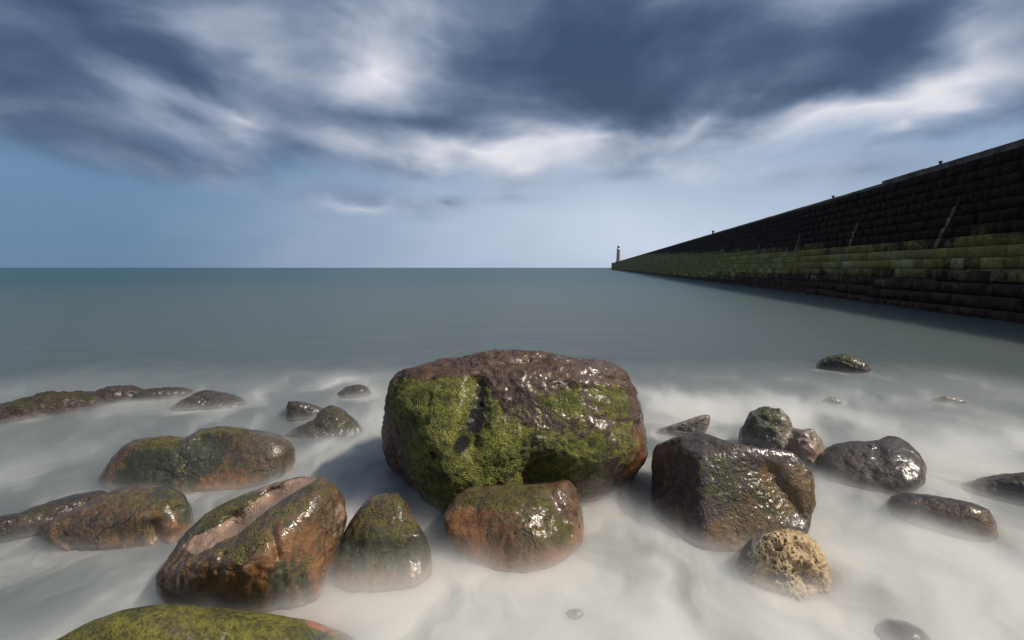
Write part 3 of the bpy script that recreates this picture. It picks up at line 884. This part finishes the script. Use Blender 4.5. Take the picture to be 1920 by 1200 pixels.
def masonry_material():
    m, t = new_mat('pier_masonry')
    geo = t.new('ShaderNodeNewGeometry')
    P = geo.outputs['Position']
    x, y, z = t.sep(P)
    rot = t.mapping(P, rot=(0, 0, -PANG))
    oi = t.new('ShaderNodeObjectInfo')
    n1 = t.noise(P, 0.45, 4, 0.6)
    n2 = t.noise(P, 2.2, 5, 0.62)
    n3 = t.noise(P, 9, 4, 0.6)
    # upper limit of the algae climbs along the pier, lower limit falls
    top = t.rng(y, 30, 210, 3.45, 7.9, smooth=False)
    low = t.rng(y, 26, 95, 2.1, 0.5, smooth=False)
    jag = t.math('ADD', t.math('MULTIPLY', t.math('SUBTRACT', n1, 0.5), 1.6), t.math('MULTIPLY', t.math('SUBTRACT', n2, 0.5), 1.3))
    zq = t.math('ADD', t.math('MULTIPLY', t.math('FLOOR', t.math('DIVIDE', t.math('SUBTRACT', z, Z0), CH)), CH), Z0 + 0.5 * CH)
    zz = t.math('ADD', t.math('MULTIPLY_ADD', zq, 0.75, t.math('MULTIPLY', z, 0.25)), jag)
    blk = t.math('FRACT', t.math('ADD', t.attr('stone'), oi.outputs['Random']))
    zz = t.math('MULTIPLY_ADD', t.math('SUBTRACT', blk, 0.5), 0.5, zz)
    g = t.math('MULTIPLY', t.rng(t.math('SUBTRACT', top, zz), -0.40, 0.35), t.rng(t.math('SUBTRACT', zz, low), -0.5, 0.6))
    dark = t.mix(t.rng(n2, 0.3, 0.7), (0.010, 0.006, 0.005), (0.036, 0.021, 0.017))
    brown = t.mix(t.rng(n2, 0.3, 0.7), (0.020, 0.012, 0.010), (0.075, 0.042, 0.032))
    base = t.mix(t.rng(z, 1.6, 2.6), brown, dark)
    green = t.mix(t.rng(n3, 0.3, 0.7), (0.16, 0.14, 0.036), (0.38, 0.33, 0.095))
    green = t.mix(t.rng(n1, 0.5, 0.75, 0.0, 0.6), green, (0.34, 0.35, 0.24))
    green = t.mix(t.rng(y, 60, 260, 0.0, 0.55), green, (0.20, 0.19, 0.08))
    green = t.mix(t.rng(blk, 0.0, 1.0, 0.55, 0.0, smooth=False), green, (0.10, 0.085, 0.035))
    green = t.mix(t.rng(blk, 0.80, 1.0, 0.0, 0.55), green, (0.33, 0.34, 0.25))
    col = t.mix(t.math('MULTIPLY', g, 0.95), base, green)
    # seeping stains that run down from the joints
    st = None
    for (sy, z0, z1, wd, ln) in [(27.4, 3.5, 6.0, 0.11, -0.45), (37.1, 3.4, 6.0, 0.12, -0.40), (47.0, 3.6, 5.8, 0.12, -0.35), (58.0, 3.8, 5.6, 0.14, -0.3), (75.0, 4.2, 5.6, 0.2, 0.2), (130.0, 5.0, 6.9, 0.3, 0.1)]:
        off = t.math('MULTIPLY_ADD', t.math('SUBTRACT', z, z0), -ln, t.math('SUBTRACT', y, sy))
        off = t.math('ADD', off, t.math('MULTIPLY', t.math('SUBTRACT', n3, 0.5), 0.35))
        a = t.rng(t.math('ABSOLUTE', off), wd * 0.4, wd * 1.7, 1.0, 0.0)
        a = t.math('MULTIPLY', a, t.math('MULTIPLY', t.rng(z, z0 - 0.8, z0), t.rng(z, z1 - 1.2, z1, 1.0, 0.0)))
        st = a if st is None else t.math('MAXIMUM', st, a)
    col = t.mix(t.math('MULTIPLY', st, 0.9), col, (0.22, 0.18, 0.11))
    bs = t.new('ShaderNodeBsdfPrincipled')
    t.put(bs.inputs['Base Color'], col)
    bs.inputs['Roughness'].default_value = 0.75
    bs.inputs['Specular IOR Level'].default_value = 0.08
    t.put(bs.inputs['Normal'], t.bump(t.math('MULTIPLY_ADD', n3, 0.5, n2), 0.8, 0.06))
    out = t.new('ShaderNodeOutputMaterial')
    t.link(bs.outputs[0], out.inputs[0])
    return m


def plain_material(name, a, b, scale=3.0, rough=0.8, bump=0.02):
    m, t = new_mat(name)
    tcn = t.new('ShaderNodeTexCoord')
    P = tcn.outputs['Object']
    n2 = t.noise(P, scale, 5, 0.62)
    n3 = t.noise(P, scale * 6, 4, 0.6)
    col = t.mix(t.rng(n2, 0.3, 0.7), a, b)
    bs = t.new('ShaderNodeBsdfPrincipled')
    t.put(bs.inputs['Base Color'], col)
    bs.inputs['Roughness'].default_value = rough
    bs.inputs['Specular IOR Level'].default_value = 0.3
    t.put(bs.inputs['Normal'], t.bump(t.math('MULTIPLY_ADD', n3, 0.5, n2), 0.6, bump))
    out = t.new('ShaderNodeOutputMaterial')
    t.link(bs.outputs[0], out.inputs[0])
    return m


NC = int(round((PTOP + 0.6) / CH))
Z0 = PTOP - NC * CH
MASON = masonry_material()
M_COPE = plain_material('coping_stone', (0.05, 0.04, 0.032), (0.16, 0.13, 0.10), 1.2)
M_STONE = plain_material('tower_stone', (0.30, 0.22, 0.15), (0.44, 0.34, 0.24), 0.5)
M_WHITE = plain_material('white_paint', (0.74, 0.74, 0.72), (0.84, 0.84, 0.82), 0.8, 0.45, 0.002)
M_GLASS = plain_material('lantern_glass', (0.02, 0.025, 0.03), (0.05, 0.055, 0.06), 2.0, 0.08, 0.0)
M_IRON = plain_material('dark_iron', (0.012, 0.012, 0.012), (0.035, 0.03, 0.028), 8.0, 0.6, 0.004)

pier = link('pier', None, loc=tuple(pier_pt(0, 0, 0)), label='long dark stone pier wall with a band of green algae, right side', category='pier')


def pchild(name, V, F, mat, smooth=False, **pr):
    """mesh given in pier coordinates (along, out, z), stored along its own axes"""
    V = np.asarray(V, float)
    Wd = PDIR[None, :] * V[:, :1] + POUT[None, :] * V[:, 1:2] + np.array([0, 0, 1.0])[None, :] * V[:, 2:3]
    me = mesh_np(name, Wd, F, smooth)
    return link(name, me, mat, parent=pier, **pr)


def box_vf(s0, s1, o0, o1, z0, z1):
    V = [(s, o, z) for s in (s0, s1) for o in (o0, o1) for z in (z0, z1)]
    F = [(0, 1, 3, 2), (4, 6, 7, 5), (0, 4, 5, 1), (2, 3, 7, 6), (0, 2, 6, 4), (1, 5, 7, 3)]
    return V, F


NC = int(round((PTOP + 0.6) / CH))
Z0 = PTOP - NC * CH
# solid heart of the pier: stepped back behind the blocks
prof = [(-0.30, -1.2), (-0.30 - NC * BATTER, PTOP - 0.02), (-12.0, PTOP - 0.02), (-13.0, -1.2)]
V, F = [], []
ss = [-40, 0, 40, 150, 400, S_END - 0.3]
for s in ss:
    V += [(s, o, z) for (o, z) in prof]
for i in range(len(ss) - 1):
    for j in range(4):
        a, b = i * 4 + j, i * 4 + (j + 1) % 4
        F.append((a, a + 4, b + 4, b))
F.append((0, 1, 2, 3))
F.append(tuple(len(V) - 4 + q for q in (3, 2, 1, 0)))
pchild('core', V, F, MASON)


def block_vf(L, H, seed, dep=0.42):
    """rock faced block: chamfered edges, bulging uneven face; origin at its back lower end"""
    rr = random.Random(seed)
    g, c = 0.012, 0.04
    xs = [g, g + c, L * 0.35, L * 0.68, L - g - c, L - g]
    zs = [0.006, 0.006 + c, H * 0.5, H - 0.006 - c, H - 0.006]
    V, F = [], []
    nx, nz = len(xs), len(zs)
    for j, zz in enumerate(zs):
        for i, xx in enumerate(xs):
            edge = i in (0, nx - 1) or j in (0, nz - 1)
            o = dep - 0.06 if edge else dep + rr.uniform(-0.012, 0.035)
            V.append((xx + (0 if edge else rr.uniform(-0.02, 0.02)), o, zz))
    for j in range(nz - 1):
        for i in range(nx - 1):
            a = j * nx + i
            F.append((a, a + 1, a + nx + 1, a + nx))
    k = len(V)
    V += [(g, 0, 0.006), (L - g, 0, 0.006), (g, 0, H - 0.006), (L - g, 0, H - 0.006)]
    # top, bottom and ends as quads between the outer corners
    a, b, c2, d = 0, nx - 1, (nz - 1) * nx, nz * nx - 1
    F += [(c2, d, k + 3, k + 2), (b, a, k, k + 1), (a, c2, k + 2, k), (d, b, k + 1, k + 3)]
    return V, F


NVAR = 14
variants = []
for q in range(NVAR):
    V, F = block_vf(1.0, CH, q)
    V = np.array(V)
    Wd = PDIR[None, :] * V[:, :1] + POUT[None, :] * V[:, 1:2] + np.array([0, 0, 1.0])[None, :] * V[:, 2:3]
    me = mesh_np('stone_block', Wd, F, True)
    me.materials.append(MASON)
    variants.append((V, np.array(F), me))

# every block of the wall: along, course, length
blocks = []
for c in range(NC):
    s = 8.0 + random.uniform(-0.6, 0.2)
    while s < S_END - 0.6:
        L = BL * random.uniform(0.72, 1.35)
        if s > 120:
            L *= 1.6
        L = min(L, S_END - s)
        blocks.append((s, c, L))
        s += L
vis = [b for b in blocks if b[0] > 20.6 and b[1] >= 1]
vis.sort(key=lambda b: b[0] - 0.4 * b[1])
single = set(vis[:292])
RV, RF, RA, ro = [], [], [], 0
for b in blocks:
    s, c, L = b
    q = random.randrange(NVAR)
    out = -c * BATTER + random.uniform(-0.02, 0.02) - 0.36
    if b in single:
        # the object is turned with the pier, so a plain scale along the wall gives its length
        V, F, me = variants[q]
        key = '_loc%d' % q
        o = link('stone_block', None, None)
        bpy.data.objects.remove(o)
        if not hasattr(build_water, key):
            ml = mesh_np('stone_block', V * [1, 1, 1], F, True)
            ml.materials.append(MASON)
            setattr(build_water, key, ml)
        o = link('stone_block', getattr(build_water, key), parent=pier)
        wp = PDIR * s + POUT * out + np.array([0, 0, Z0 + c * CH])
        o.location = wp
        o.rotation_euler = (0, 0, PANG)
        o.scale = (L, 1, 1)
    else:
        V, F, me = variants[q]
        if s > 150:       # far: a chamfered slab is all that can be seen
            bv, bf = box_vf(0.01, 0.99, 0.0, 0.42, 0.012, CH - 0.02)
            V, F = np.array(bv, float), np.array(bf)
        RV.append(V * [L, 1, 1] + [s, out, Z0 + c * CH])
        RF.append(F + ro)
        RA.append(np.full(len(V), random.random()))
        ro += len(V)
add_attr(pchild('masonry', np.concatenate(RV), np.concatenate(RF), MASON, kind='stuff').data, 'stone', np.concatenate(RA))

# stepped footing that runs down into the sea
steps = [(14.0, 25.6, 2.05), (25.6, 31.4, 1.45), (31.4, 36.3, 0.95), (36.3, 41.5, 0.45)]
for (s0, s1, zt) in steps:
    s0, s1 = s0 * math.hypot(PSL, 1), s1 * math.hypot(PSL, 1)
    zz = zt
    lev = 0
    while zz > -0.3:
        s = s0
        while s < s1 - 0.05:
            L = min(random.uniform(1.0, 1.9), s1 - s)
            if s1 - s - L < 0.5:
                L = s1 - s
            ml = getattr(build_water, '_loc%d' % random.randrange(NVAR), None) or variants[0][2]
            o = link('footing_block', ml, parent=pier)
            o.location = PDIR * s + POUT * (0.12 + 0.30 * lev + random.uniform(-0.04, 0.04)) + np.array([0, 0, zz - CH])
            o.rotation_euler = (0, 0, PANG)
            o.scale = (L, 1.25, 1.0)
            s += L
        zz -= CH
        lev += 1

# coping along the top, with the raised length nearer the shore
ot = -NC * BATTER


def coping(s0, s1, z, h, name, out=0.10, thick=0.9, seg=2.2):
    V, F, k = [], [], 0
    s = s0
    while s < s1 - 0.01:
        L = min(seg * random.uniform(0.85, 1.15), s1 - s)
        bv, bf = box_vf(s + 0.01, s + L - 0.01, ot + out - thick, ot + out + random.uniform(-0.015, 0.015), z, z + h + random.uniform(-0.012, 0.012))
        V += bv
        F += [tuple(i + k for i in f) for f in bf]
        k += 8
        s += L
    return pchild(name, V, F, M_COPE, kind='stuff')


h_ = math.hypot(PSL, 1)
coping(-40, 34.2 * h_, PTOP + 0.003, 0.34, 'coping')
coping(34.2 * h_, 200, PTOP + 0.003, 0.20, 'coping')
coping(200, S_END, PTOP + 0.003, 0.20, 'coping', seg=6)

# bollards on the coping
def lathe(prof, n=16):
    V, F = [], []
    for (rad, z) in prof:
        for k in range(n):
            a = 2 * math.pi * k / n
            V.append((rad * math.cos(a), rad * math.sin(a), z))
    for j in range(len(prof) - 1):
        for k in range(n):
            F.append((j * n + k, j * n + (k + 1) % n, (j + 1) * n + (k + 1) % n, (j + 1) * n + k))
    return V, F


bv, bf = lathe([(0.001, 0), (0.14, 0), (0.14, 0.04), (0.085, 0.07), (0.075, 0.20), (0.12, 0.25), (0.13, 0.30), (0.10, 0.34), (0.001, 0.36)], 14)
bol = mesh_np('bollard', bv, bf, True)
for (yy, top, lab, sc) in [(29.1, 0.343, 'small iron bollard on the raised coping of the pier, nearest of them', 0.8), (41.9, 0.203, 'small iron bollard on the lower coping, second from the near end', 0.9),
                           (84.3, 0.203, 'small iron bollard on the pier top halfway to the lighthouse', 1.7)]:
    p0 = pier_pt(yy * h_, ot - 0.25, PTOP + top - 0.01)
    o = link('bollard', bol, M_IRON, loc=p0, label=lab, category='bollard', group='bollards along the pier top')
    o.scale = (sc, sc, sc)

# pier head
V, F = box_vf(S_END - 18, S_END + 1.0, ot - 12, -0.4, -1.0, PTOP + 0.55)
pchild('pier_head', V, F, M_IRON)

# ------------------------------------------------------------------ lighthouse
LS = 573.0 * h_
lb = pier_pt(LS, ot - 5.6, PTOP)
lh = link('lighthouse', None, loc=tuple(lb), label='slender stone lighthouse with a white lantern at the far end of the pier', category='lighthouse')


def lchild(name, prof, mat, n=24, parent=None, smooth=True, **pr):
    v, f = lathe(prof, n)
    return link(name, mesh_np(name, v, f, smooth), mat, parent=parent or lh, **pr)


lchild('base', [(0.01, -0.02), (3.1, -0.02), (3.1, 1.6), (2.75, 1.9), (2.4, 1.95)], M_STONE)
lchild('tower', [(2.45, 1.9), (2.25, 5), (2.0, 11), (1.85, 14.0), (1.85, 14.2)], M_STONE)
gal = lchild('gallery', [(1.85, 14.1), (2.05, 14.5), (2.4, 14.9), (2.4, 15.25), (1.5, 15.26)], M_STONE)
v, f = [], []
k0 = 0
for k in range(16):
    a = 2 * math.pi * k / 16
    cx, cy = 2.3 * math.cos(a), 2.3 * math.sin(a)
    for (zz) in (15.25, 16.25):
        for q in range(4):
            b = math.pi / 2 * q
            v.append((cx + 0.05 * math.cos(b), cy + 0.05 * math.sin(b), zz))
    for q in range(4):
        f.append((k0 + q, k0 + (q + 1) % 4, k0 + 4 + (q + 1) % 4, k0 + 4 + q))
    k0 += 8
link('railing', mesh_np('railing', v, f, False), M_WHITE, parent=gal)
lchild('lantern_base', [(1.75, 15.2), (1.75, 17.2), (1.6, 17.3)], M_WHITE)
lan = lchild('lantern', [(1.35, 17.2), (1.35, 19.2)], M_GLASS)
for k in range(8):
    a = 2 * math.pi * k / 8
    v, f = lathe([(0.07, 17.2), (0.07, 19.3)], 6)
    v = [(x + 1.38 * math.cos(a), y + 1.38 * math.sin(a), z) for x, y, z in v]
    link('glazing_bar', mesh_np('glazing_bar', v, f), M_WHITE, parent=lan)
dom = lchild('dome', [(1.7, 19.15), (1.72, 19.4), (1.55, 20.2), (1.15, 20.9), (0.6, 21.35), (0.25, 21.5), (0.25, 21.8), (0.01, 21.9)], M_WHITE)
lchild('finial', [(0.09, 21.8), (0.08, 23.6), (0.01, 23.7)], M_IRON, 8, parent=dom)
for zz in (5.0, 9.0, 12.5):
    rr = 2.3 - 0.035 * zz
    bm = bmesh.new()
    bmesh.ops.create_cube(bm, size=1)
    for vv in bm.verts:
        vv.co = Vector((vv.co.x * 0.5 - 0.3, vv.co.y * 0.3 - rr + 0.02, vv.co.z * 1.0 + zz))
    me = bpy.data.meshes.new('window')
    bm.to_mesh(me)
    bm.free()
    link('window', me, M_GLASS, parent=lh)
